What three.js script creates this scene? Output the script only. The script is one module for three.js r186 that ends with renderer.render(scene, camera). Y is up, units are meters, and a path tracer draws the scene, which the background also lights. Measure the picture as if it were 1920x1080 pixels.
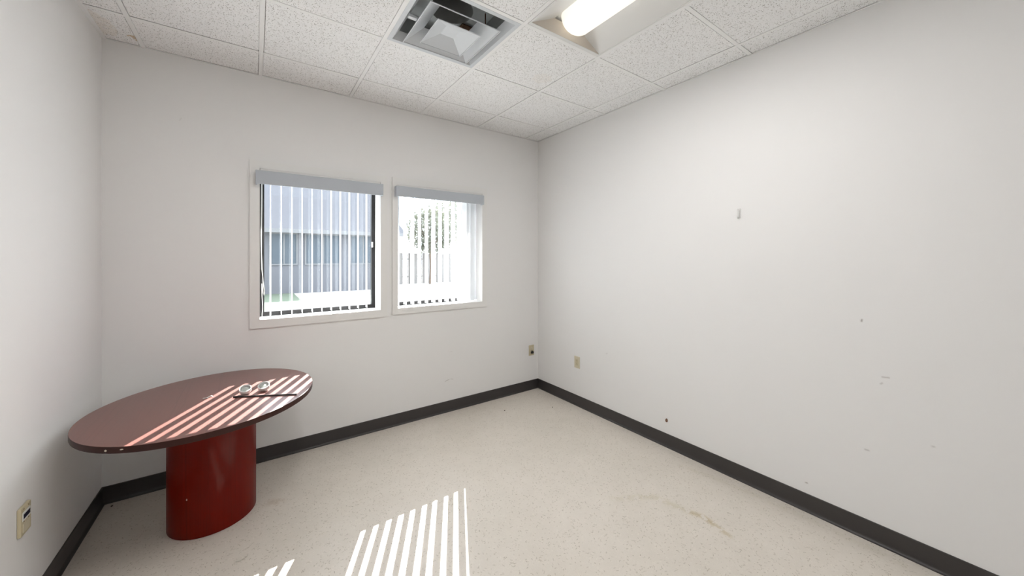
import * as THREE from 'three';
import { RoundedBoxGeometry } from 'three/addons/geometries/RoundedBoxGeometry.js';
import { mergeGeometries } from 'three/addons/utils/BufferGeometryUtils.js';
import { RectAreaLightUniformsLib } from 'three/addons/lights/RectAreaLightUniformsLib.js';
import { ImprovedNoise } from 'three/addons/math/ImprovedNoise.js';

// ---------------------------------------------------------------- camera, sky, sun, exposure
// The origin is the floor corner between the window wall (z = 0) and the right wall (x = 0).
const ROOM = { left: -3.4117, height: 2.8272, front: 4.3846 };
const scene = new THREE.Scene();
const FOCAL = 677.24, HORIZON = 482.78;                         // pixels of the 1920 x 1080 frame
const camera = new THREE.PerspectiveCamera(2 * Math.atan(540 / FOCAL) * 180 / Math.PI, 1920 / 1080, 0.05, 200);
camera.position.set(-2.6506, 1.4945, 3.2199);
camera.rotation.set(0, -35.35 * Math.PI / 180, 0);
camera.setViewOffset(1920, 1080, 0, 540 - HORIZON, 1920, 1080); // the photograph is cropped below the horizon's middle

scene.background = new THREE.Color().setRGB(4.9, 5.2, 5.7);

const SUN = new THREE.Vector3(0.5, 0.925, -1).normalize();      // towards the sun
const sun = new THREE.DirectionalLight(new THREE.Color().setRGB(1.0, 0.965, 0.92), 27);
sun.target.position.set(-1.6, 0.5, 0);
sun.position.copy(SUN).multiplyScalar(30).add(sun.target.position);
sun.castShadow = true;
sun.shadow.radius = 0.5;
sun.shadow.mapSize.set(4096, 4096);
sun.shadow.camera.left = -12; sun.shadow.camera.right = 12; sun.shadow.camera.top = 12; sun.shadow.camera.bottom = -12; sun.shadow.camera.far = 80;
scene.add(sun, sun.target);

const LAMP = 35;                                                // radiance of each ceiling lamp's light
const renderer = new THREE.WebGLRenderer({ antialias: true });
renderer.toneMapping = THREE.LinearToneMapping;
renderer.toneMappingExposure = 1.2;
renderer.shadowMap.enabled = true;
RectAreaLightUniformsLib.init();

// ---------------------------------------------------------------- helpers
let seed = 20240611;
const rnd = () => { seed = (seed * 1664525 + 1013904223) >>> 0; return seed / 4294967296; };
const rr = (a, b) => a + (b - a) * rnd();
const noise = new ImprovedNoise();
const fbm = (x, y, z = 0.37) => noise.noise(x, y, z) * 0.55 + noise.noise(x * 2.1, y * 2.1, z + 3) * 0.28 + noise.noise(x * 4.3, y * 4.3, z + 7) * 0.17;
const lin = (r, g, b) => new THREE.Color().setRGB(r, g, b);
const mat = (r, g, b, roughness = 0.6, more = {}) => new THREE.MeshPhysicalMaterial({ color: lin(r, g, b), roughness, ...more });

const names = new Map();
function numbered(name) { const n = names.get(name) ?? 0; names.set(name, n + 1); return n ? `${name}_${String(n).padStart(3, '0')}` : name; }
function box(x0, x1, y0, y1, z0, z1) { const g = new THREE.BoxGeometry(x1 - x0, y1 - y0, z1 - z0); g.translate((x0 + x1) / 2, (y0 + y1) / 2, (z0 + z1) / 2); return g; }
function rbox(x0, x1, y0, y1, z0, z1, r = 0.003) { const g = new RoundedBoxGeometry(x1 - x0, y1 - y0, z1 - z0, 2, r); g.translate((x0 + x1) / 2, (y0 + y1) / 2, (z0 + z1) / 2); return g; }
function merged(list) { return list.length === 1 ? list[0] : mergeGeometries(list.map((g) => { const h = g.index ? g.toNonIndexed() : g; for (const k of Object.keys(h.attributes)) if (!['position', 'normal', 'uv'].includes(k)) h.deleteAttribute(k); return h; })); }
function mesh(name, geometries, material, parent = scene) {
  const m = new THREE.Mesh(merged([].concat(geometries)), material);
  m.name = parent === scene ? numbered(name) : name; m.castShadow = m.receiveShadow = true; parent.add(m); return m;
}
function thing(name, label, category, [x, y, z] = [0, 0, 0], turn = 0, group) {
  const o = new THREE.Group(); o.name = numbered(name); o.position.set(x, y, z); o.rotation.y = turn;
  o.userData = { label, category }; if (group) o.userData.group = group; scene.add(o); return o;
}
function tag(o, label, category, group) { Object.assign(o.userData, { label, category }); if (group) o.userData.group = group; return o; }
function structure(o, label, category) { Object.assign(o.userData, { kind: 'structure', label, category }); return o; }
// texture coordinates from two position axes, in metres times a scale
function planar(g, a, b, su = 1, sv = su, ou = 0, ov = 0) {
  const p = g.attributes.position, uv = new Float32Array(p.count * 2);
  for (let i = 0; i < p.count; i++) { uv[2 * i] = p.getComponent(i, a) * su + ou; uv[2 * i + 1] = p.getComponent(i, b) * sv + ov; }
  g.setAttribute('uv', new THREE.BufferAttribute(uv, 2)); return g;
}
function sweep(points, radius, closed = false, segments = points.length * 6) {
  return new THREE.TubeGeometry(new THREE.CatmullRomCurve3(points.map((p) => new THREE.Vector3(...p)), closed), segments, radius, 8, closed);
}
function canvasTexture(w, h, draw, repeat) {
  const c = document.createElement('canvas'); c.width = w; c.height = h; draw(c.getContext('2d'), w, h);
  const t = new THREE.CanvasTexture(c); t.colorSpace = THREE.SRGBColorSpace; t.wrapS = t.wrapT = THREE.RepeatWrapping; t.magFilter = THREE.LinearFilter;
  if (repeat) t.repeat.set(...repeat); return t;
}
function dataTexture(w, h, fill, srgb = true) {
  const d = new Uint8Array(w * h * 4); fill(d, w, h);
  const t = new THREE.DataTexture(d, w, h); t.wrapS = t.wrapT = THREE.RepeatWrapping; t.magFilter = THREE.LinearFilter; t.minFilter = THREE.LinearMipmapLinearFilter; t.generateMipmaps = true;
  if (srgb) t.colorSpace = THREE.SRGBColorSpace; t.needsUpdate = true; return t;
}

// ---------------------------------------------------------------- materials
const wallBump = dataTexture(256, 256, (d, w, h) => { for (let i = 0; i < w * h; i++) { const x = i % w, y = (i / w) | 0, v = 128 + 90 * fbm(x / 9, y / 9); d[4 * i] = d[4 * i + 1] = d[4 * i + 2] = v; d[4 * i + 3] = 255; } }, false);
wallBump.repeat.set(3, 3);
const PAINT = [0.885, 0.878, 0.871];
// painted wall board; uv run from 0 to 1 over the wall, marks are the scuffs that the photograph shows
function wallPaint(wide, high, marks) {
  const map = canvasTexture(1024, Math.round(1024 * high / wide), (c, w, h) => {
    const s = (v) => Math.round(255 * (v <= 0.0031308 ? 12.92 * v : 1.055 * v ** (1 / 2.4) - 0.055));
    c.fillStyle = `rgb(${PAINT.map(s).join(',')})`; c.fillRect(0, 0, w, h);
    for (const [u, v, du, dv, dark] of marks) {
      const a = [u / wide * w, (1 - v / high) * h];
      c.strokeStyle = `rgba(120,112,104,${dark})`; c.lineWidth = 1.3; c.beginPath(); c.moveTo(...a); c.lineTo(a[0] + du / wide * w, a[1] - dv / high * h); c.stroke();
    }
  });
  return new THREE.MeshPhysicalMaterial({ map, roughness: 0.62, bumpMap: wallBump, bumpScale: 0.0004 });
}
const M = {
  plainWall: new THREE.MeshPhysicalMaterial({ color: lin(...PAINT), roughness: 0.62 }),
  trim: mat(0.885, 0.875, 0.855, 0.42),
  base: mat(0.042, 0.037, 0.036, 0.36),
  bar: mat(0.91, 0.91, 0.905, 0.45),
  bronze: mat(0.022, 0.021, 0.022, 0.4, { metalness: 0.3 }),
  glass: new THREE.MeshPhysicalMaterial({ color: lin(0.97, 0.985, 0.985), roughness: 0, transmission: 1, thickness: 0, ior: 1.5 }),
  valance: mat(0.52, 0.555, 0.60, 0.8),
  vane: new THREE.MeshPhysicalMaterial({ color: lin(0.88, 0.90, 0.92), roughness: 1, transmission: 0.19, thickness: 0, side: THREE.DoubleSide }),
  whitePlastic: mat(0.80, 0.80, 0.78, 0.35),
  greyPlastic: mat(0.50, 0.53, 0.50, 0.4),
  ivory: mat(0.60, 0.53, 0.36, 0.4),
  ivoryPale: mat(0.68, 0.62, 0.47, 0.4),
  black: mat(0.008, 0.008, 0.010, 0.45),
  navy: mat(0.010, 0.010, 0.030, 0.4),
  brass: mat(0.34, 0.28, 0.16, 0.4, { metalness: 0.6 }),
  diffuserPaint: mat(0.66, 0.69, 0.72, 0.38),
  ductMetal: mat(0.42, 0.44, 0.44, 0.5, { metalness: 0.2 }),
  duct: mat(0.30, 0.30, 0.29, 0.6),
  rust: mat(0.10, 0.045, 0.02, 0.8),
  enamel: mat(0.80, 0.80, 0.79, 0.4),
  endPlate: mat(0.66, 0.60, 0.53, 0.6),
  lens: new THREE.MeshPhysicalMaterial({ color: lin(0.85, 0.84, 0.80), roughness: 0.5, emissive: lin(1.0, 0.955, 0.86), emissiveIntensity: 0.55 }),
  deck: mat(0.3, 0.3, 0.3, 0.9),
  brown: mat(0.16, 0.075, 0.04, 0.7),
};

// ---------------------------------------------------------------- floor
const floorMap = dataTexture(2048, 2048, (d, w, h) => {
  const W = -ROOM.left, D = ROOM.front, base = [222, 214, 203];
  const put = (x, y, r, g, b, a) => { if (x < 0 || y < 0 || x >= w || y >= h) return; const i = 4 * (y * w + x); d[i] += (r - d[i]) * a; d[i + 1] += (g - d[i + 1]) * a; d[i + 2] += (b - d[i + 2]) * a; };
  for (let y = 0; y < h; y++) for (let x = 0; x < w; x++) {
    const X = x / w * W, Z = y / h * D, n = fbm(X * 1.7, Z * 1.7, 1.3) * 9 + fbm(X * 11, Z * 11, 5.1) * 5 + (rnd() - 0.5) * 7, i = 4 * (y * w + x);
    d[i] = base[0] + n; d[i + 1] = base[1] + n; d[i + 2] = base[2] + n * 1.1; d[i + 3] = 255;
  }
  for (let k = 0; k < 44000; k++) {                              // the chips rolled into vinyl composition tile
    const dark = rnd() < 0.62, a = rr(0, Math.PI), len = rr(1, 6), x0 = rnd() * w, y0 = rnd() * h, c = dark ? [150, 139, 120] : [238, 232, 220], s = rr(0.25, 0.75);
    for (let t = 0; t < len; t++) { const x = Math.round(x0 + Math.cos(a) * t * 1.25), y = Math.round(y0 + Math.sin(a) * t); put(x, y, ...c, s); if (rnd() < 0.5) put(x + 1, y, ...c, s * 0.7); }
  }
  const stain = (pts, wide, colour, strength) => {               // spilled and dried matter, with a broken outline
    for (let k = 0; k + 1 < pts.length; k++) for (let t = 0; t < 1; t += 0.004) {
      const X = pts[k][0] + (pts[k + 1][0] - pts[k][0]) * t, Z = pts[k][1] + (pts[k + 1][1] - pts[k][1]) * t;
      for (let q = 0; q < 26; q++) { const r = wide * (rnd() + rnd() + rnd() - 1.5) * 0.8, s = wide * (rnd() + rnd() - 1), px = X + r, pz = Z + s; if (fbm(px * 22, pz * 22, 9) > -0.14) put(Math.round((px + W) / W * w), Math.round(pz / D * h), ...colour, strength); }
    }
  };
  stain([[-0.86, 1.75], [-0.72, 1.83], [-0.62, 1.89], [-0.60, 2.0], [-0.575, 2.09]], 0.04, [190, 174, 136], 0.045);
  stain([[-0.575, 2.09], [-0.545, 2.16], [-0.56, 2.22], [-0.58, 2.32]], 0.026, [176, 154, 106], 0.045);
  stain([[-0.17, 1.80], [-0.12, 2.0], [-0.09, 2.26], [-0.075, 2.58], [-0.08, 2.9]], 0.035, [176, 160, 124], 0.035);
  stain([[-2.60, 0.56], [-2.52, 0.60]], 0.05, [164, 140, 112], 0.05);
  stain([[-1.35, 0.14], [-0.95, 0.16], [-0.4, 0.13]], 0.06, [184, 172, 146], 0.03);
  for (let k = 0; k < 90; k++) { const X = rr(-W, 0), Z = rr(0, D), a = rr(0, 3.1), n = rr(3, 22); for (let t = 0; t < n; t++) put(Math.round((X + W) / W * w + Math.cos(a) * t), Math.round(Z / D * h + Math.sin(a) * t), 120, 108, 92, 0.35); }
});
{
  const g = planar(box(ROOM.left, 0, -0.2, 0, 0, ROOM.front), 0, 2, 1 / -ROOM.left, 1 / ROOM.front, 1, 0);
  structure(mesh('floor', g, new THREE.MeshPhysicalMaterial({ map: floorMap, roughness: 0.42 })), 'worn beige speckled vinyl floor', 'floor');
}

// ---------------------------------------------------------------- walls
const WALL = 0.22, TOP = 3.3;
const OPEN = [{ x0: -2.627, x1: -1.769, y0: 1.040, y1: 2.145 }, { x0: -1.620, x1: -0.751, y0: 1.042, y1: 2.148 }];
{
  const s = new THREE.Shape([[ROOM.left - 0.2, -0.2], [0.2, -0.2], [0.2, TOP], [ROOM.left - 0.2, TOP]].map((p) => new THREE.Vector2(...p)));
  for (const o of OPEN) s.holes.push(new THREE.Path([[o.x0, o.y0], [o.x0, o.y1], [o.x1, o.y1], [o.x1, o.y0]].map((p) => new THREE.Vector2(...p))));
  const g = new THREE.ExtrudeGeometry(s, { depth: WALL, bevelEnabled: false }); g.translate(0, 0, -WALL);
  planar(g, 0, 1, 1 / -ROOM.left, 1 / ROOM.height, 1, 0);
  structure(mesh('wall_back', g, wallPaint(-ROOM.left, ROOM.height, [[2.25, 0.297, 0.05, 0.012, 0.35], [2.31, 0.312, 0.03, -0.01, 0.25], [2.31, 0.575, 0.02, 0.0, 0.1], [0.35, 2.4, 0.01, 0.02, 0.1]])), 'off-white painted wall with the two windows', 'wall');
  const right = planar(box(0, 0.2, -0.2, TOP, 0, ROOM.front), 2, 1, 1 / ROOM.front, 1 / ROOM.height);
  structure(mesh('wall_right', right, wallPaint(ROOM.front, ROOM.height, [[2.724, 1.15, 0.002, 0.014, 0.6], [2.80, 0.874, 0.03, 0.003, 0.3], [2.795, 0.835, 0.01, 0.01, 0.25], [2.481, 0.163, 0.012, 0.004, 0.55], [2.735, 0.471, 0.02, 0.0, 0.3], [2.97, 0.586, 0.012, 0.002, 0.25], [0.99, 0.60, 0.02, 0.01, 0.15]])), 'off-white painted wall without windows', 'wall');
  structure(mesh('wall_left', planar(box(ROOM.left - 0.2, ROOM.left, -0.2, TOP, 0, ROOM.front), 2, 1, 1 / ROOM.front, 1 / ROOM.height), M.plainWall), 'off-white painted wall beside the table', 'wall');
  structure(mesh('wall_front', box(ROOM.left - 0.2, 0.2, -0.2, TOP, ROOM.front, ROOM.front + 0.2), M.plainWall), 'off-white painted wall facing the windows', 'wall');
}

// dark vinyl cove base: flat face, rolled toe
function coveBase(length) {
  const s = new THREE.Shape(); s.moveTo(0, 0); s.lineTo(0, 0.1034); s.quadraticCurveTo(0.0035, 0.1034, 0.0042, 0.098); s.lineTo(0.0042, 0.018); s.quadraticCurveTo(0.0055, 0.0045, 0.0165, 0.0025); s.lineTo(0.017, 0); s.closePath();
  return new THREE.ExtrudeGeometry(s, { depth: length, bevelEnabled: false, curveSegments: 8 });
}
{
  const back = coveBase(-ROOM.left); back.rotateY(-Math.PI / 2);   // profile x -> +z, length -> -x
  structure(mesh('baseboard_back', back, M.base), 'dark brown vinyl cove base under the windows', 'baseboard');
  const left = coveBase(ROOM.front); left.translate(ROOM.left, 0, 0);
  structure(mesh('baseboard_left', left, M.base), 'dark brown vinyl cove base beside the table', 'baseboard');
  const right = coveBase(ROOM.front); right.rotateY(Math.PI); right.translate(0, 0, ROOM.front);
  structure(mesh('baseboard_right', right, M.base), 'dark brown vinyl cove base along the windowless wall', 'baseboard');
}

// ---------------------------------------------------------------- suspended ceiling
const TILE = 0.6096, H = ROOM.height;
const GX = [0, 1, 2, 3, 4, 5].map((k) => -0.1834 - k * TILE);      // runners, from the right wall
const GZ = [0, 1, 2, 3, 4, 5, 6].map((k) => 0.3635 + k * TILE);    // cross tees, from the window wall
const tileMaps = [0, 1, 2].map((variant) => dataTexture(1024, 1024, (d, w, h) => {
  for (let y = 0; y < h; y++) for (let x = 0; x < w; x++) { const n = (rnd() - 0.5) * 8 + fbm(x / 40, y / 40, variant) * 4, i = 4 * (y * w + x); d[i] = 248 + n; d[i + 1] = 248 + n; d[i + 2] = 248 + n; d[i + 3] = 255; }
  for (let k = 0; k < 5200; k++) {                                  // punched and fissured holes
    const big = rnd() < 0.34, r = big ? rr(1.9, 3.7) : rr(0.9, 1.9), x0 = rnd() * w, y0 = rnd() * h, sx = rr(0.7, 1.4), c = rr(100, 172), tone = [c, c * 0.97, c * 0.93];
    for (let y = Math.floor(y0 - 6); y <= y0 + 6; y++) for (let x = Math.floor(x0 - 6); x <= x0 + 6; x++) {
      const q = Math.hypot((x - x0) / sx, (y - y0) * sx) - r; if (q > 0.5) continue;
      const a = Math.min(1, 0.5 - q) * 0.9, i = 4 * (((y + h) % h) * w + ((x + w) % w)); for (let j = 0; j < 3; j++) d[i + j] += (tone[j] - d[i + j]) * a;
    }
  }
}));
const tileMats = tileMaps.map((map) => new THREE.MeshPhysicalMaterial({ map, roughness: 0.92 }));
// two tiles carry water stains: brown rings with an outline
function stainedTile(rings) {
  const src = tileMaps[0].image.data;
  const map = dataTexture(1024, 1024, (d, w, h) => {
    d.set(src);
    for (const [cx, cy, rx, ry, rim, fill] of rings) for (let y = 0; y < h; y++) for (let x = 0; x < w; x++) {
      const u = x / w, v = y / h, q = Math.hypot((u - cx) / rx, (v - cy) / ry) + fbm(u * 14, v * 14, 2) * 0.35; if (q > 1.05) continue;
      const a = q > 0.86 ? rim : fill * (fbm(u * 30, v * 30, 6) > -0.1 ? 1 : 0.5), i = 4 * (y * w + x);
      d[i] += (192 - d[i]) * a; d[i + 1] += (160 - d[i + 1]) * a; d[i + 2] += (122 - d[i + 2]) * a;
    }
  });
  return new THREE.MeshPhysicalMaterial({ map, roughness: 0.92 });
}
const ceiling = new THREE.Group(); ceiling.name = 'ceiling'; scene.add(ceiling);
structure(ceiling, 'suspended ceiling of white fissured tiles in a white metal grid', 'ceiling');
mesh('deck', box(ROOM.left - 0.2, 0.2, TOP, TOP + 0.1, -WALL, ROOM.front + 0.2), M.deck, ceiling);
{
  const xs = [ROOM.left, ...GX.slice().reverse(), 0], zs = [0, ...GZ, ROOM.front], F = 0.0125;
  const cornerStain = stainedTile([[0.62, 0.20, 0.25, 0.16, 0.55, 0.18], [0.14, 0.30, 0.12, 0.2, 0.1, 0.12]]), brownStain = stainedTile([[0.80, 0.30, 0.14, 0.13, 0.0, 0.05]]);
  for (let i = 0; i + 1 < xs.length; i++) for (let j = 0; j + 1 < zs.length; j++) {
    const vent = i === 3 && j === 2, lamp = (i === 4 || i === 2) && (j === 3 || j === 4);
    if (vent || lamp) continue;
    const w = xs[i + 1] - xs[i], d = zs[j + 1] - zs[j], gap = 0.0016;
    const face = new THREE.BoxGeometry(w - 2 * (F + gap), 0.010, d - 2 * (F + gap)); face.translate(0, 0.003, 0);
    const lip = new THREE.BoxGeometry(w - 0.004, 0.008, d - 0.004); lip.translate(0, 0.012, 0);
    const stained = i === 0 && j === 0 ? cornerStain : i === 4 && j === 2 ? brownStain : null;
    const g = stained ? planar(merged([face, lip]), 0, 2, 1 / TILE, 1 / TILE, stained === cornerStain ? 0.5 * w / TILE + 0.1 : 0.5, stained === cornerStain ? 0.5 * d / TILE : 0.5) : planar(merged([face, lip]), 0, 2, 1 / TILE, 1 / TILE, rnd(), rnd());
    const t = mesh('ceiling_tile', g, stained ?? tileMats[(i * 5 + j * 3) % 3], ceiling);
    t.position.set((xs[i] + xs[i + 1]) / 2 + rr(-0.0013, 0.0013), H + rr(0, 0.0012), (zs[j] + zs[j + 1]) / 2 + rr(-0.0013, 0.0013));
    t.rotation.y = rr(-0.0022, 0.0022);
    if (stained) t.userData.label = stained === cornerStain ? 'white ceiling tile with a brown water ring' : 'white ceiling tile with a faint brown patch';
  }
  for (const x of GX) mesh('tee_bar', [box(x - 0.012, x + 0.012, H - 0.0035, H - 0.0015, 0.003, ROOM.front - 0.003), box(x - 0.0015, x + 0.0015, H - 0.0015, H + 0.035, 0.003, ROOM.front - 0.003)], M.bar, ceiling);
  for (let i = 0; i + 1 < xs.length; i++) for (let j = 0; j < GZ.length; j++) {
    if ((i === 4 || i === 2) && j === 3) continue;                  // each lamp fills two bays
    const a = xs[i] + (i ? 0.0125 : 0.003), b = xs[i + 1] - (i + 2 < xs.length ? 0.0125 : 0.003), z = GZ[j];
    mesh('tee_bar', [box(a, b, H - 0.0033, H - 0.0015, z - 0.012, z + 0.012), box(a, b, H - 0.0015, H + 0.03, z - 0.0015, z + 0.0015)], M.bar, ceiling);
  }
  const angle = (name, list) => mesh(name, list, M.bar, ceiling);
  angle('wall_angle', [box(ROOM.left, ROOM.left + 0.022, H - 0.0045, H - 0.0028, 0, ROOM.front), box(ROOM.left, ROOM.left + 0.0015, H - 0.0028, H + 0.02, 0, ROOM.front)]);
  angle('wall_angle', [box(-0.012, 0, H - 0.0045, H - 0.0028, 0, ROOM.front)]);
  angle('wall_angle', [box(ROOM.left + 0.022, -0.012, H - 0.0045, H - 0.0028, 0, 0.011)]);
}

// ---------------------------------------------------------------- windows
// a picture-frame casing of four mitred boards, a dark metal frame and one pane in each opening
function board(pts, z0, z1) {
  const s = new THREE.Shape(pts.map((p) => new THREE.Vector2(...p)));
  const g = new THREE.ExtrudeGeometry(s, { depth: z1 - z0, bevelEnabled: false }); g.translate(0, 0, z0); return g;
}
function makeWindow(name, label, o, outer) {
  const w = new THREE.Group(); w.name = name; scene.add(w); structure(w, label, 'window');
  const [X0, X1, Y0, Y1] = outer, { x0, x1, y0, y1 } = o, T = 0.014;
  mesh('casing', board([[X0, Y0], [x0, y0], [x0, y1], [X0, Y1]], 0, T), M.trim, w);
  mesh('casing', board([[X1, Y0], [X1, Y1], [x1, y1], [x1, y0]], 0, T), M.trim, w);
  mesh('casing', board([[X0, Y0], [X1, Y0], [x1, y0], [x0, y0]], 0, T), M.trim, w);
  mesh('casing', board([[X0, Y1], [x0, y1], [x1, y1], [X1, Y1]], 0, T), M.trim, w);
  const a = -0.205, b = -0.165, f = 0.030;
  const frame = mesh('frame', [box(x0, x0 + f, y0, y1, a, b), box(x1 - f, x1, y0, y1, a, b), box(x0 + f, x1 - f, y0, y0 + f + 0.004, a, b), box(x0 + f, x1 - f, y1 - f, y1, a, b)], M.bronze, w); frame.userData.label = 'dark bronze metal window frame';
  mesh('pane', box(x0 + f, x1 - f, y0 + f + 0.004, y1 - f, -0.1905, -0.1895), M.glass, w).userData.label = 'clear glass pane';
  return w;
}
const win1 = makeWindow('window_1', 'white cased window farther from the bare wall, its blind open', OPEN[0], [-2.687, -1.713, 0.979, 2.200]);
mesh('latch', [rbox(-1.802, -1.790, 1.585, 1.635, -0.165, -0.150, 0.003), rbox(-1.806, -1.798, 1.60, 1.61, -0.155, -0.135, 0.002)], M.whitePlastic, win1);
makeWindow('window_2', 'white cased window next to the bare wall, its blind partly closed', OPEN[1], [-1.668, -0.697, 0.988, 2.206]);

// the eave over the windows, which keeps the sun off the upper part of the blinds
structure(mesh('roof_eave', [box(-6, 2.5, 2.52, 2.70, -0.90, -WALL), box(-6, 2.5, 2.52, 2.78, -0.93, -0.90)], mat(0.55, 0.52, 0.48, 0.8)), 'projecting roof eave outside over the windows', 'eave');

// ---------------------------------------------------------------- vertical blinds
const VANE_W = 0.089, VANE_Y0 = 1.054, VANE_Y1 = 2.085;
const vaneShape = (() => {                                          // a bowed strip with a small hem fold at its foot
  const n = 6, m = 10, pos = [], idx = [], uv = [];
  for (let j = 0; j <= m; j++) for (let i = 0; i <= n; i++) {
    const s = i / n * 2 - 1, y = VANE_Y0 + (VANE_Y1 - VANE_Y0) * j / m;
    pos.push(0.0065 * (1 - s * s), y, s * VANE_W / 2); uv.push(i / n, j / m);
  }
  for (let j = 0; j < m; j++) for (let i = 0; i < n; i++) { const a = j * (n + 1) + i, b = a + n + 1; idx.push(a, b, a + 1, b, b + 1, a + 1); }
  const g = new THREE.BufferGeometry(); g.setAttribute('position', new THREE.Float32BufferAttribute(pos, 3)); g.setAttribute('uv', new THREE.Float32BufferAttribute(uv, 2)); g.setIndex(idx); g.computeVertexNormals(); return g;
})();
const carrierShape = merged([box(-0.004, 0.004, VANE_Y1 - 0.012, VANE_Y1 + 0.008, -0.008, 0.008)]);
const VANE_Z = -0.100;
function makeBlind(label, [vx0, vx1, vy0, vy1], o, vanes) {
  const b = thing('vertical_blind', label, 'blind');
  // the valance stands off the casing on two returns
  const vz = 0.072, v = mesh('valance', [rbox(vx0, vx1, vy0, vy1, vz - 0.010, vz, 0.003), rbox(vx0, vx0 + 0.010, vy0, vy1, 0.0145, vz - 0.009, 0.002), rbox(vx1 - 0.010, vx1, vy0, vy1, 0.0145, vz - 0.009, 0.002), box(vx0 + 0.010, vx1 - 0.010, vy1 - 0.006, vy1 - 0.001, 0.0145, vz - 0.009)], M.valance, b);
  v.userData.label = 'pale grey valance';
  mesh('head_rail', rbox(o.x0 + 0.006, o.x1 - 0.006, 2.095, 2.143, VANE_Z - 0.022, VANE_Z + 0.022, 0.004), M.whitePlastic, b);
  mesh('mounting_board', box(o.x0 + 0.002, o.x1 - 0.002, 2.098, o.y1, -0.060, 0.012), M.trim, b);
  for (const [x, turn] of vanes) {
    const m = mesh('vane', vaneShape, M.vane, b); m.position.set(x, 0, VANE_Z); m.rotation.y = turn;
    const c = mesh('carrier', carrierShape, M.whitePlastic, m); c.position.x = 0.0045;
  }
  return b;
}
const lean = 0.01;                                                  // vanes stand almost square to the panes
{
  const vanes = []; for (let k = 0; k < 11; k++) vanes.push([-2.562 + k * 0.0702, lean - 0.07 + rr(-0.05, 0.05)]);
  const b = makeBlind('open vertical blind with a white pull cord, between the table and the bare casing', [-2.652, -1.762, 2.022, 2.120], OPEN[0], vanes);
  mesh('pull_cord', sweep([[-2.612, 2.09, -0.045], [-2.6125, 1.9, -0.045], [-2.616, 1.6, -0.043], [-2.614, 1.42, -0.042], [-2.603, 1.30, -0.041], [-2.597, 1.235, -0.040], [-2.601, 1.212, -0.040], [-2.606, 1.235, -0.040], [-2.606, 1.30, -0.042], [-2.611, 1.40, -0.045], [-2.618, 1.6, -0.049], [-2.6165, 1.9, -0.050], [-2.616, 2.09, -0.050]], 0.0022, false, 90), M.whitePlastic, b).userData.label = 'looped white pull cord';
  mesh('cord_tail', sweep([[-2.614, 1.30, -0.052], [-2.612, 1.2, -0.05], [-2.609, 1.12, -0.046], [-2.610, 1.05, -0.045], [-2.600, 1.0435, -0.05]], 0.002, false, 40), M.whitePlastic, b);
}
{
  const vanes = []; for (let k = 0; k < 10; k++) vanes.push([-1.588 + k * 0.0702, lean + rr(-0.07, 0.07)]);
  vanes.push([-0.888, -1.38], [-0.832, -1.36], [-0.790, -1.30]);
  makeBlind('vertical blind nearer the bare wall, its end vanes turned shut', [-1.651, -0.763, 2.030, 2.122], OPEN[1], vanes);
}

// ---------------------------------------------------------------- table
const TABLE = { x: -2.8549, z: 0.5490, a: 0.5410, b: 0.4945, turn: 60.1 * Math.PI / 180, top: 0.697 };
const grain = (base, span, n) => canvasTexture(512, 512, (c, w, h) => {
  c.fillStyle = base; c.fillRect(0, 0, w, h);
  for (let k = 0; k < n; k++) { const x = rr(0, w), a = rr(0.03, 0.12); c.strokeStyle = rnd() < 0.5 ? `rgba(30,6,2,${a})` : `rgba(${span},${a})`; c.lineWidth = rr(0.6, 3.5); c.beginPath(); c.moveTo(x, -5); c.bezierCurveTo(x + rr(-14, 14), h * 0.3, x + rr(-14, 14), h * 0.7, x + rr(-6, 6), h + 5); c.stroke(); }
});
const topMat = new THREE.MeshPhysicalMaterial({ map: grain('#75443b', '128,80,70', 60), roughness: 0.5, specularIntensity: 0.4, clearcoat: 1.0, clearcoatRoughness: 0.28 });
const drumMat = new THREE.MeshPhysicalMaterial({ map: grain('#6c0e02', '140,34,6', 160), roughness: 0.40, specularIntensity: 0.15, clearcoat: 0.2, clearcoatRoughness: 0.14 });
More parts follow.
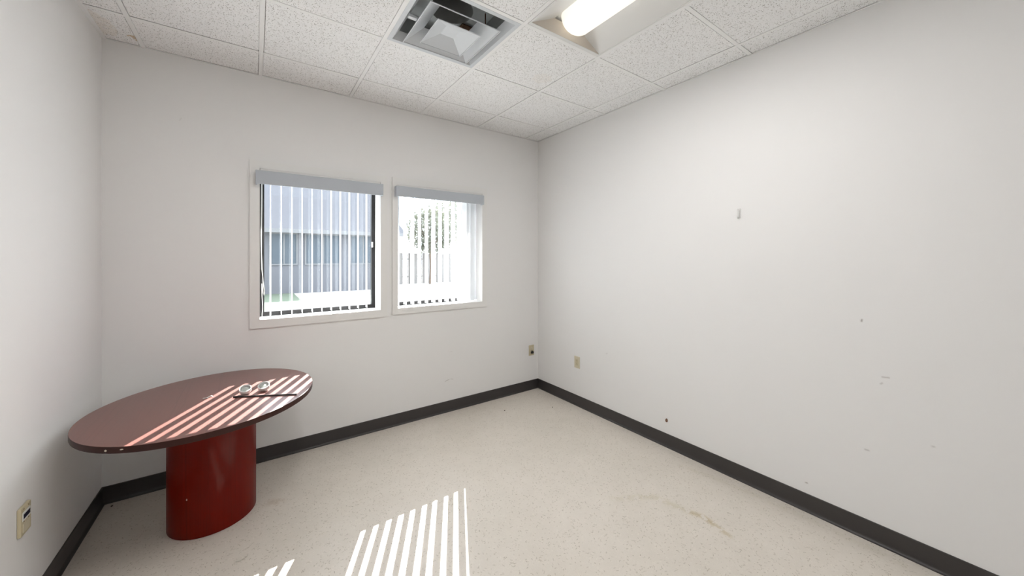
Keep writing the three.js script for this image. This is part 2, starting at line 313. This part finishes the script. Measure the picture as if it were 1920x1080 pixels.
{
  const t = thing('pedestal_table', 'oval dark cherry table on a red drum pedestal, in the corner', 'table', [TABLE.x, 0, TABLE.z]);
  const oval = (profile, seg = 96) => { const g = new THREE.LatheGeometry(profile.map((p) => new THREE.Vector2(...p)), seg); g.scale(TABLE.a, 1, TABLE.b); g.rotateY(TABLE.turn); g.computeVertexNormals(); return g; };
  const y1 = TABLE.top, y0 = TABLE.top - 0.029;
  const topGeo = planar(oval([[0, y1], [0.5, y1], [0.9, y1], [0.9955, y1], [0.9985, y1 - 0.0006]].reverse()), 0, 2, 1.2, 1.2);
  const top = mesh('tabletop', topGeo, topMat, t); top.userData.label = 'brown cherry laminate top';
  mesh('edge_band', oval([[0.9985, y1 - 0.0006], [1.0, y1 - 0.003], [1.0, y0 + 0.003], [0.998, y0]].reverse()), mat(0.040, 0.012, 0.009, 0.45, { specularIntensity: 0.5 }), top);
  mesh('underside', oval([[0.998, y0], [0, y0]].reverse()), mat(0.10, 0.05, 0.035, 0.7), top);
  // two chips in the edge show pale board
  for (const [x, z, w, h] of [[-3.148, 0.965, 0.010, 0.008], [-3.093, 0.990, 0.014, 0.005]]) {
    const g = new THREE.IcosahedronGeometry(1, 1), p = g.attributes.position; for (let i = 0; i < p.count; i++) { const k = 1 + 0.3 * noise.noise(p.getX(i) * 3 + x * 40, p.getY(i) * 3, p.getZ(i) * 3); p.setXYZ(i, p.getX(i) * k, p.getY(i) * k, p.getZ(i) * k); }
    g.scale(w / 2, h / 2, 0.004); g.computeVertexNormals();
    const c = mesh('edge_chip', g, mat(0.62, 0.55, 0.46, 0.9), top); c.userData.label = 'pale chip in the table edge';
    // onto the oval's edge, facing out
    const dx = x - TABLE.x, dz = z - TABLE.z, cs = Math.cos(TABLE.turn), sn = Math.sin(TABLE.turn), lx = dx * cs - dz * sn, lz = dx * sn + dz * cs, q = Math.hypot(lx / TABLE.a, lz / TABLE.b);
    c.position.set(dx / q, y1 - (w < 0.012 ? 0.016 : 0.012), dz / q); c.rotation.y = Math.atan2(dx, dz);
  }
  const drum = new THREE.LatheGeometry([[0, 0.004], [0.196, 0.004], [0.198, 0.0], [0.2015, 0.002], [0.2015, y0 - 0.02], [0.2015, y0]].map((p) => new THREE.Vector2(...p)), 96);
  { const uv = drum.attributes.uv; for (let i = 0; i < uv.count; i++) uv.setXY(i, uv.getX(i) * 2, drum.attributes.position.getY(i) * 1.1); }
  const d = mesh('pedestal', drum, drumMat, t); d.position.set(0.0048, 0, -0.0535); d.userData.label = 'glossy red cherry drum pedestal';
  const nick = new THREE.SphereGeometry(0.0035, 8, 6); nick.scale(1, 1.6, 0.3);
  const nk = mesh('nick', nick, mat(0.5, 0.36, 0.32, 0.8), d); nk.position.set(-0.098, 0.215, 0.1762); nk.rotation.y = -0.508;
}

// things lying on the table
{
  const y = TABLE.top;
  const a = new THREE.Vector3(-2.754, y + 0.0048, 0.628), b = new THREE.Vector3(-2.458, y + 0.0048, 0.790), len = a.distanceTo(b);
  const w = thing('blind_wand', 'thin black rod lying across the sunlit table edge', 'rod', a.toArray(), Math.atan2(-(b.z - a.z), b.x - a.x));
  const rod = new THREE.CylinderGeometry(0.0042, 0.0042, len, 12); rod.rotateZ(Math.PI / 2); rod.translate(len / 2, 0, 0); mesh('rod', rod, M.black, w);
  const tip = new THREE.LatheGeometry([[0, -0.002], [0.0047, 0], [0.0047, 0.02], [0.0042, 0.022]].map((p) => new THREE.Vector2(...p)), 12); tip.rotateZ(-Math.PI / 2); mesh('end_cap', tip, M.black, w);

  // two shallow plastic caps, tipped on their rims
  const cup = new THREE.LatheGeometry([[0, 0.006], [0.021, 0.006], [0.0235, 0.010], [0.0245, 0.026], [0.0285, 0.026], [0.0300, 0.023], [0.0295, 0.006], [0.026, 0.0], [0, 0.0]].map((p) => new THREE.Vector2(...p)), 40);
  const disc = new THREE.LatheGeometry([[0, 0.023], [0.010, 0.023], [0.018, 0.021], [0.019, 0.0165], [0.008, 0.0165], [0.008, 0.006]].map((p) => new THREE.Vector2(...p)), 32);
  const spots = [[-2.700, 0.590, 0.35, 'small white round plastic cup on the table, at the inner end of the black rod'], [-2.610, 0.588, 0.2, 'small white round plastic cup on the table, beside the middle of the black rod']];
  for (const [x, z, turn, label] of spots) {
    const c = thing('white_cup', label, 'cup', [x, y, z], turn, 'white plastic cups on the table');
    const tilt = new THREE.Matrix4().makeRotationAxis(new THREE.Vector3(0.9, 0, 0.42).normalize(), 0.5), lift = 0.0300 * Math.sin(0.5) + 0.0002;
    mesh('cup', cup.clone().applyMatrix4(tilt).translate(0, lift - 0.0022, 0), M.whitePlastic, c);
    mesh('disc', disc.clone().applyMatrix4(tilt).translate(0, lift - 0.0022, 0), M.greyPlastic, c).userData.label = 'greyish inner disc';
  }
  const clip = mesh('bent_clip', [sweep([[-0.022, 0.0022, -0.004], [-0.006, 0.0025, 0.006], [0.010, 0.004, -0.006], [0.020, 0.0035, -0.012]], 0.0022), sweep([[0.002, 0.004, 0.0], [0.014, 0.006, 0.0], [0.020, 0.0024, 0.012]], 0.002), sweep([[-0.008, 0.0024, 0.004], [-0.004, 0.0024, 0.016]], 0.002)], M.whitePlastic);
  clip.position.set(-2.872, y, 0.545); clip.rotation.y = 0.25; tag(clip, 'tiny bent white plastic clip on the tabletop', 'clip');
}

// ---------------------------------------------------------------- wall fittings
{
  // duplex outlet on the window wall, something black in its lower socket
  const o = thing('wall_outlet', 'ivory wall outlet with a black plug, under the window wall corner', 'outlet', [-0.099, 0.442, 0]);
  mesh('cover_plate', rbox(-0.036, 0.036, -0.059, 0.059, 0, 0.006, 0.0028), M.ivory, o);
  const face = (y) => { const s = new THREE.Shape(); s.absarc(0, 0, 0.0165, 0.6, Math.PI - 0.6); s.absarc(0, 0, 0.0165, Math.PI + 0.6, 2 * Math.PI - 0.6); s.closePath(); const g = new THREE.ExtrudeGeometry(s, { depth: 0.002, bevelEnabled: true, bevelSize: 0.0006, bevelThickness: 0.0006, bevelSegments: 1 }); g.translate(0, y, 0.006); return g; };
  const up = mesh('socket', face(0.021), M.ivoryPale, o);
  for (const g of [box(-0.0075, -0.0055, 0.019, 0.028, 0.0084, 0.0090), box(0.0055, 0.0075, 0.020, 0.027, 0.0084, 0.0090), box(-0.0022, 0.0022, 0.010, 0.0145, 0.0084, 0.0090)]) mesh('slot', g, M.black, up);
  mesh('socket', face(-0.021), M.ivoryPale, o);
  mesh('plug', [rbox(-0.014, 0.016, -0.034, -0.010, 0.0086, 0.030, 0.004), rbox(-0.006, 0.008, -0.014, -0.002, 0.0086, 0.022, 0.003)], M.black, o).userData.label = 'black plug';
  const sc = new THREE.CylinderGeometry(0.003, 0.003, 0.0012, 12); sc.rotateX(Math.PI / 2); sc.translate(0, 0, 0.0066); mesh('screw', sc, M.brass, o);

  const r = thing('wall_outlet', 'plain ivory outlet plate on the windowless wall', 'outlet', [0, 0.437, 0.624], -Math.PI / 2);
  mesh('cover_plate', rbox(-0.037, 0.037, -0.059, 0.059, 0, 0.007, 0.003), M.ivoryPale, r);
  const strip = mesh('switch_insert', rbox(-0.0165, 0.0165, -0.033, 0.033, 0.0068, 0.0092, 0.001), M.ivory, r);
  for (const g of [box(-0.0075, -0.0055, 0.012, 0.020, 0.0091, 0.0096), box(0.0055, 0.0075, 0.013, 0.019, 0.0091, 0.0096), box(-0.0075, -0.0055, -0.020, -0.012, 0.0091, 0.0096), box(0.0055, 0.0075, -0.019, -0.013, 0.0091, 0.0096)]) mesh('slot', g, M.brass, strip);

  const l = thing('data_plate', 'ivory data jack plate with a dark slot, low beside the table', 'wall plate', [ROOM.left, 0.450, 0.914], Math.PI / 2);
  mesh('cover_plate', rbox(-0.040, 0.040, -0.056, 0.056, 0, 0.011, 0.003), M.ivory, l);
  const fr = mesh('jack_frame', rbox(-0.030, 0.030, 0.002, 0.036, 0.0105, 0.0130, 0.001), M.whitePlastic, l);
  mesh('jack_opening', box(-0.025, 0.025, 0.010, 0.028, 0.0128, 0.0134), M.navy, fr).userData.label = 'dark blue jack opening';
  mesh('blank_cover', rbox(-0.026, 0.026, -0.046, -0.008, 0.0105, 0.0125, 0.001), M.ivoryPale, l);
  for (const y of [0.047, -0.002]) for (const x of [-0.018, 0.018]) { const s = new THREE.CylinderGeometry(0.0028, 0.0028, 0.0014, 10); s.rotateX(Math.PI / 2); s.translate(x, y, 0.0114); mesh('screw', s, M.brass, l); }

  // a clear stick-on hook and a wooden stub on the right wall
  const h = thing('adhesive_hook', 'small white stick-on hook on the windowless wall', 'hook', [0, 1.788, 2.122], -Math.PI / 2);
  mesh('base_plate', rbox(-0.010, 0.010, -0.030, 0.034, 0, 0.004, 0.0018), mat(0.74, 0.73, 0.71, 0.3), h);
  mesh('hook', sweep([[0, 0.020, 0.004], [0, -0.004, 0.006], [0, -0.022, 0.008], [0, -0.030, 0.014], [0, -0.026, 0.021], [0, -0.014, 0.023]], 0.0038), M.whitePlastic, h);
  const plug = new THREE.CylinderGeometry(0.010, 0.012, 0.008, 10); plug.rotateZ(Math.PI / 2); plug.scale(1, 1.25, 0.8);
  const p = mesh('wall_plug', plug, M.brown); p.position.set(-0.004, 0.207, 1.598); tag(p, 'tiny brown plug in the wall above the dark baseboard', 'plug');
}

// bits on the floor
{
  const s = mesh('plastic_scrap', [sweep([[-0.026, 0.0022, 0.010], [-0.012, 0.0022, 0.013], [-0.004, 0.0022, 0.010]], 0.0022), sweep([[-0.012, 0.002, 0.012], [0.004, 0.0025, 0.0], [0.013, 0.003, -0.013], [0.008, 0.002, -0.030]], 0.0018)], mat(0.66, 0.61, 0.54, 0.5));
  s.position.set(-2.703, 0, 0.990); s.rotation.y = -0.4; tag(s, 'bent pale plastic scrap on the floor near the pedestal', 'scrap');
  const crumb = new THREE.DodecahedronGeometry(0.006, 0); crumb.scale(1.2, 0.6, 0.9); crumb.translate(0, 0.0032, 0);
  for (const [x, z, label] of [[-0.239, 0.518, 'dark crumb on the floor below the plain ivory outlet'], [-0.671, 0.304, 'dark crumb on the floor under the partly closed window'], [-3.355, 0.062, 'dark crumb on the floor in the corner behind the table']]) { const c = mesh('floor_crumb', crumb, mat(0.10, 0.07, 0.05, 0.9)); c.position.set(x, 0, z); c.rotation.y = x * 9; tag(c, label, 'crumb', 'crumbs on the floor'); }
}

// ---------------------------------------------------------------- square air diffuser
function ring(s0, y0, s1, y1) {                                      // four sloping panels between two squares
  const pos = [], idx = []; for (const [s, y] of [[s0, y0], [s1, y1]]) for (const [a, b] of [[-1, -1], [1, -1], [1, 1], [-1, 1]]) pos.push(a * s / 2, y, b * s / 2);
  for (let k = 0; k < 4; k++) { const n = (k + 1) % 4; idx.push(k, n, 4 + k, n, 4 + n, 4 + k); }
  const g = new THREE.BufferGeometry(); g.setAttribute('position', new THREE.Float32BufferAttribute(pos, 3)); g.setIndex(idx);
  const f = g.toNonIndexed(); f.computeVertexNormals(); f.setAttribute('uv', new THREE.Float32BufferAttribute(new Float32Array(f.attributes.position.count * 2), 2)); return f;
}
{
  const d = thing('air_diffuser', 'square white stepped air diffuser in the ceiling, dusty inside', 'air vent', [(GX[3] + GX[2]) / 2, H, (GZ[1] + GZ[2]) / 2]);
  const both = (m) => { const c = m.clone(); c.side = THREE.DoubleSide; return c; }, paint = both(M.diffuserPaint), metal = both(M.ductMetal);
  const O = 0.585, I = 0.535;
  mesh('frame', [box(-O / 2, O / 2, -0.004, 0, -O / 2, -I / 2), box(-O / 2, O / 2, -0.004, 0, I / 2, O / 2), box(-O / 2, -I / 2, -0.004, 0, -I / 2, I / 2), box(I / 2, O / 2, -0.004, 0, -I / 2, I / 2), ring(I, -0.004, 0.47, 0.040)], paint, d);
  mesh('plenum_box', [ring(0.47, 0.040, 0.46, 0.125)], metal, d).userData.label = 'bare grey metal box inside the diffuser';
  const lid = new THREE.Shape([[-0.23, -0.23], [0.23, -0.23], [0.23, 0.23], [-0.23, 0.23]].map((p) => new THREE.Vector2(...p))); const hole = new THREE.Path(); hole.absarc(0, 0, 0.125, 0, Math.PI * 2, true); lid.holes.push(hole);
  const lg = new THREE.ExtrudeGeometry(lid, { depth: 0.002, bevelEnabled: false, curveSegments: 24 }); lg.rotateX(Math.PI / 2); lg.translate(0, 0.127, 0); mesh('plenum_top', lg, metal, d);
  const neck = new THREE.CylinderGeometry(0.125, 0.125, 0.335, 32, 1, true); neck.translate(0, 0.2925, 0); const nm = both(M.duct); mesh('duct_neck', neck, nm, d); const cap = new THREE.CircleGeometry(0.125, 32); cap.rotateX(Math.PI / 2); cap.translate(0, 0.459, 0); mesh('damper', cap, nm, d);
  mesh('rust_patch', rbox(0.10, 0.19, 0.112, 0.120, -0.16, -0.06, 0.003), M.rust, d).userData.label = 'rusty plate inside the diffuser';
  mesh('hanger', rbox(0.165, 0.171, 0.03, 0.115, 0.10, 0.106, 0.002), M.rust, d).userData.label = 'rusty hanger';
  // two stepped cones: each is a sheet that flares out to a rolled rim
  const rim = (s, y) => [rbox(-s / 2 - 0.003, s / 2 + 0.003, y - 0.003, y + 0.003, -s / 2 - 0.003, -s / 2 + 0.003, 0.0025), rbox(-s / 2 - 0.003, s / 2 + 0.003, y - 0.003, y + 0.003, s / 2 - 0.003, s / 2 + 0.003, 0.0025), rbox(-s / 2 - 0.003, -s / 2 + 0.003, y - 0.003, y + 0.003, -s / 2, s / 2, 0.0025), rbox(s / 2 - 0.003, s / 2 + 0.003, y - 0.003, y + 0.003, -s / 2, s / 2, 0.0025)];
  const mid = mesh('middle_cone', [ring(0.425, -0.022, 0.395, -0.012), ring(0.395, -0.012, 0.235, 0.050), ...rim(0.425, -0.022)], paint, d); mid.position.z = -0.018;
  const plate = new THREE.PlaneGeometry(0.085, 0.085); plate.rotateX(Math.PI / 2); plate.translate(0, -0.004, 0);
  const inner = mesh('center_cone', [ring(0.262, -0.045, 0.24, -0.040), ring(0.24, -0.040, 0.085, -0.004), plate, ...rim(0.262, -0.045)], paint, d); inner.position.set(-0.008, 0, -0.010);
  mesh('mounting_tab', [rbox(-0.262, -0.208, -0.016, 0.002, -0.012, 0.012, 0.003)], paint, d);
}

// ---------------------------------------------------------------- ceiling lamp
function ceilingLamp(a, b, label) {
  const x0 = a + 0.014, x1 = b - 0.014, z0 = GZ[2] + 0.014, z1 = GZ[4] - 0.014, cx = (x0 + x1) / 2, cz = (z0 + z1) / 2, hw = (x1 - x0) / 2, hl = (z1 - z0) / 2;
  const l = thing('ceiling_lamp', label, 'lamp', [cx, H, cz], 0, 'recessed ceiling lamps');
  const two = M.enamel.clone(); two.side = THREE.DoubleSide; const ends = M.endPlate.clone(); ends.side = THREE.DoubleSide;
  const f = 0.022, R = 0.108;
  mesh('frame', [box(-hw, hw, -0.004, 0, -hl, -hl + f), box(-hw, hw, -0.004, 0, hl - f, hl), box(-hw, -hw + 0.012, -0.004, 0, -hl + f, hl - f), box(hw - 0.012, hw, -0.004, 0, -hl + f, hl - f)], M.enamel, l);
  // curved reflector wings from the frame up to the lens
  const wing = (s) => { const n = 8, m = 2, pos = [], idx = []; for (let j = 0; j < m; j++) for (let i = 0; i <= n; i++) { const t = i / n, x = s * (hw - 0.012 - (hw - 0.012 - R) * t), y = -0.002 + 0.088 * t; pos.push(x, y, (j ? 1 : -1) * (hl - f)); } for (let i = 0; i < n; i++) idx.push(i, i + 1, n + 1 + i, i + 1, n + 2 + i, n + 1 + i); const g = new THREE.BufferGeometry(); g.setAttribute('position', new THREE.Float32BufferAttribute(pos, 3)); g.setAttribute('uv', new THREE.Float32BufferAttribute(new Float32Array(pos.length / 3 * 2), 2)); g.setIndex(idx); g.computeVertexNormals(); return g; };
  mesh('reflector_wing', wing(-1), two, l); mesh('reflector_wing', wing(1), two, l);
  for (const s of [-1, 1]) {
    const sh = new THREE.Shape(); sh.moveTo(-hw + 0.012, -0.002); for (let i = 1; i <= 8; i++) { const t = i / 8; sh.lineTo(-(hw - 0.012 - (hw - 0.012 - R) * t), -0.002 + 0.088 * t); } for (let i = 8; i >= 0; i--) { const t = i / 8; sh.lineTo(hw - 0.012 - (hw - 0.012 - R) * t, -0.002 + 0.088 * t); } sh.closePath();
    const g = new THREE.ExtrudeGeometry(sh, { depth: 0.002, bevelEnabled: false }); g.translate(0, 0, s * (hl - f) - (s > 0 ? 0.002 : 0)); mesh('end_plate', g, ends, l).userData.label = 'beige end plate';
  }
  mesh('housing', [box(-hw, hw, 0.10, 0.11, -hl, hl), box(-hw, -hw + 0.002, 0, 0.10, -hl, hl), box(hw - 0.002, hw, 0, 0.10, -hl, hl)], M.enamel, l);
  // rounded lens: half a tube with domed ends
  const n = 18, m = 10, half = hl - f - 0.006, dome = 0.075, rows = []; for (let k = 0; k <= m; k++) rows.push([-half + dome - dome * Math.cos(k / m * Math.PI / 2), Math.sin(k / m * Math.PI / 2)]); for (let k = m; k >= 0; k--) rows.push([half - dome + dome * Math.cos(k / m * Math.PI / 2), Math.sin(k / m * Math.PI / 2)]);
  const pos = [], idx = []; for (const [z, s] of rows) for (let i = 0; i <= n; i++) { const a = Math.PI * i / n; pos.push(-Math.cos(a) * R * s, 0.084 - Math.sin(a) * 0.092 * s, z); }
  for (let j = 0; j + 1 < rows.length; j++) for (let i = 0; i < n; i++) { const a = j * (n + 1) + i, b = a + n + 1; idx.push(a, a + 1, b, b, a + 1, b + 1); }
  const lens = new THREE.BufferGeometry(); lens.setAttribute('position', new THREE.Float32BufferAttribute(pos, 3)); lens.setAttribute('uv', new THREE.Float32BufferAttribute(new Float32Array(pos.length / 3 * 2), 2)); lens.setIndex(idx); lens.computeVertexNormals();
  const lensMat = M.lens; lensMat.side = THREE.DoubleSide; mesh('lens', lens, lensMat, l).userData.label = 'glowing white rounded lens';
  const area = new THREE.RectAreaLight(lin(1.0, 0.992, 0.985), LAMP, 0.10, 1.00); area.position.set(cx, H - 0.0105, cz); area.rotation.x = -Math.PI / 2; area.castShadow = true; scene.add(area);
}
ceilingLamp(GX[2], GX[1], 'lit recessed ceiling lamp with a rounded lens, between air diffuser and windowless wall');
ceilingLamp(GX[4], GX[3], 'lit recessed ceiling lamp with a rounded lens, between air diffuser and table');   // above the frame: lights the wall by the table

// ---------------------------------------------------------------- outside the windows
{
  const G = -0.15;
  structure(mesh('yard_ground', box(-30, 40, G - 0.1, G, -60, -0.25), mat(0.52, 0.515, 0.50, 0.9)), 'pale concrete yard outside the windows', 'ground');
  const lawn = mesh('lawn', box(-14, -1.25, G, G + 0.03, -15.9, -7.5), mat(0.085, 0.11, 0.075, 0.95)); tag(lawn, 'strip of grass in front of the neighbouring building', 'grass'); lawn.userData.kind = 'stuff';
  const walk = mesh('concrete_pad', rbox(-1.2, 9.5, G, G + 0.08, -14.2, -10.2, 0.02), mat(0.56, 0.555, 0.54, 0.9)); tag(walk, 'sunlit white concrete pad in front of the neighbouring building', 'pavement');
  const b = thing('neighbour_building', 'grey single-storey building with dark windows outside', 'building', [-3, G, -16]);
  const wallM = mat(0.092, 0.096, 0.107, 0.95), frameM = mat(0.12, 0.125, 0.13, 0.9), dark = mat(0.045, 0.06, 0.075, 0.3, { specularIntensity: 0.4 });
  mesh('wall', box(-9, 6.3, 0, 2.95, -9, 0), wallM, b);
  // low-pitched grey roof
  const slope = Math.atan2(3.6, 7.2), roof = new THREE.BoxGeometry(16.4, 0.08, 8.05); roof.rotateX(slope); roof.translate(-1.35, 2.82 + 1.80, -3.15);
  mesh('roof', roof, mat(0.073, 0.076, 0.085, 1, { specularIntensity: 0 }), b);
  mesh('fascia', box(-9.5, 6.8, 2.74, 2.92, 0.42, 0.48), frameM, b);
  for (const [u0, u1] of [[-5.6, -4.1], [0.85, 1.92], [2.2, 3.75], [4.15, 5.4]]) {
    const w = mesh('window', [box(u0, u1, 1.30, 1.36, 0, 0.05), box(u0, u1, 2.70, 2.76, 0, 0.05), box(u0, u0 + 0.06, 1.36, 2.70, 0, 0.05), box(u1 - 0.06, u1, 1.36, 2.70, 0, 0.05), box((u0 + u1) / 2 - 0.025, (u0 + u1) / 2 + 0.025, 1.36, 2.70, 0, 0.05)], frameM, b);
    mesh('pane', box(u0 + 0.06, (u0 + u1) / 2 - 0.025, 1.36, 2.70, 0, 0.02), dark, w); mesh('pane', box((u0 + u1) / 2 + 0.025, u1 - 0.06, 1.36, 2.70, 0, 0.02), dark, w);
  }
  // board fence, post and trees beyond, seen through the second window
  const fence = thing('board_fence', 'weathered board fence beyond the yard', 'fence', [4.2, G, -19]);
  for (let k = 0; k < 30; k++) mesh('board', rbox(k * 0.31, k * 0.31 + 0.285, 0, 1.9 + 0.04 * Math.sin(k * 2.3), -0.012, 0.012, 0.006), k % 3 ? mat(0.22, 0.21, 0.20, 0.9) : mat(0.18, 0.17, 0.16, 0.9), fence);
  mesh('rail', [box(-0.1, 9.3, 0.4, 0.5, -0.06, -0.013), box(-0.1, 9.3, 1.5, 1.6, -0.06, -0.013)], mat(0.36, 0.34, 0.31, 0.9), fence);
  const leafGeo = (() => { const g = new THREE.BufferGeometry(); g.setAttribute('position', new THREE.Float32BufferAttribute([0, 0, 0, 0.05, 0.06, 0.01, 0, 0.16, 0, -0.05, 0.06, 0.01], 3)); g.setIndex([0, 1, 2, 0, 2, 3]); g.computeVertexNormals(); return g; })();
  const leafM = new THREE.MeshPhysicalMaterial({ color: lin(0.13, 0.14, 0.10), roughness: 0.9, transmission: 0.35, thickness: 0, side: THREE.DoubleSide });
  for (const [x, z, h, r, label] of [[6.2, -18.0, 4.6, 1.5, 'leafy tree in front of the board fence'], [9.4, -20.6, 6.0, 2.1, 'taller leafy tree behind the board fence']]) {
    const t = thing('tree', label, 'tree', [x, G, z]);
    const trunk = sweep([[0, 0, 0], [0.06, h * 0.25, 0.02], [-0.03, h * 0.5, 0.04], [0.04, h * 0.75, 0]], 0.11); mesh('trunk', [trunk, sweep([[0, h * 0.4, 0], [0.4, h * 0.6, 0.1], [0.7, h * 0.78, 0.1]], 0.05), sweep([[0, h * 0.45, 0], [-0.4, h * 0.64, -0.1], [-0.7, h * 0.8, 0.1]], 0.05)], mat(0.16, 0.12, 0.09, 0.95), t);
    const crown = new THREE.InstancedMesh(leafGeo, leafM, 2600), o = new THREE.Object3D(); crown.name = 'foliage'; crown.userData.kind = 'stuff'; crown.castShadow = crown.receiveShadow = true;
    for (let k = 0; k < 2600; k++) { const u = rr(-1, 1), a = rr(0, 6.283), q = Math.cbrt(rnd()), s = Math.sqrt(1 - u * u); o.position.set(r * q * s * Math.cos(a), h * 0.72 + r * 0.95 * q * u, r * q * s * Math.sin(a)); o.rotation.set(rr(0, 6.3), rr(0, 6.3), rr(0, 6.3)); o.scale.setScalar(rr(0.8, 1.7)); o.updateMatrix(); crown.setMatrixAt(k, o.matrix); }
    t.add(crown);
  }
}

renderer.render(scene, camera);
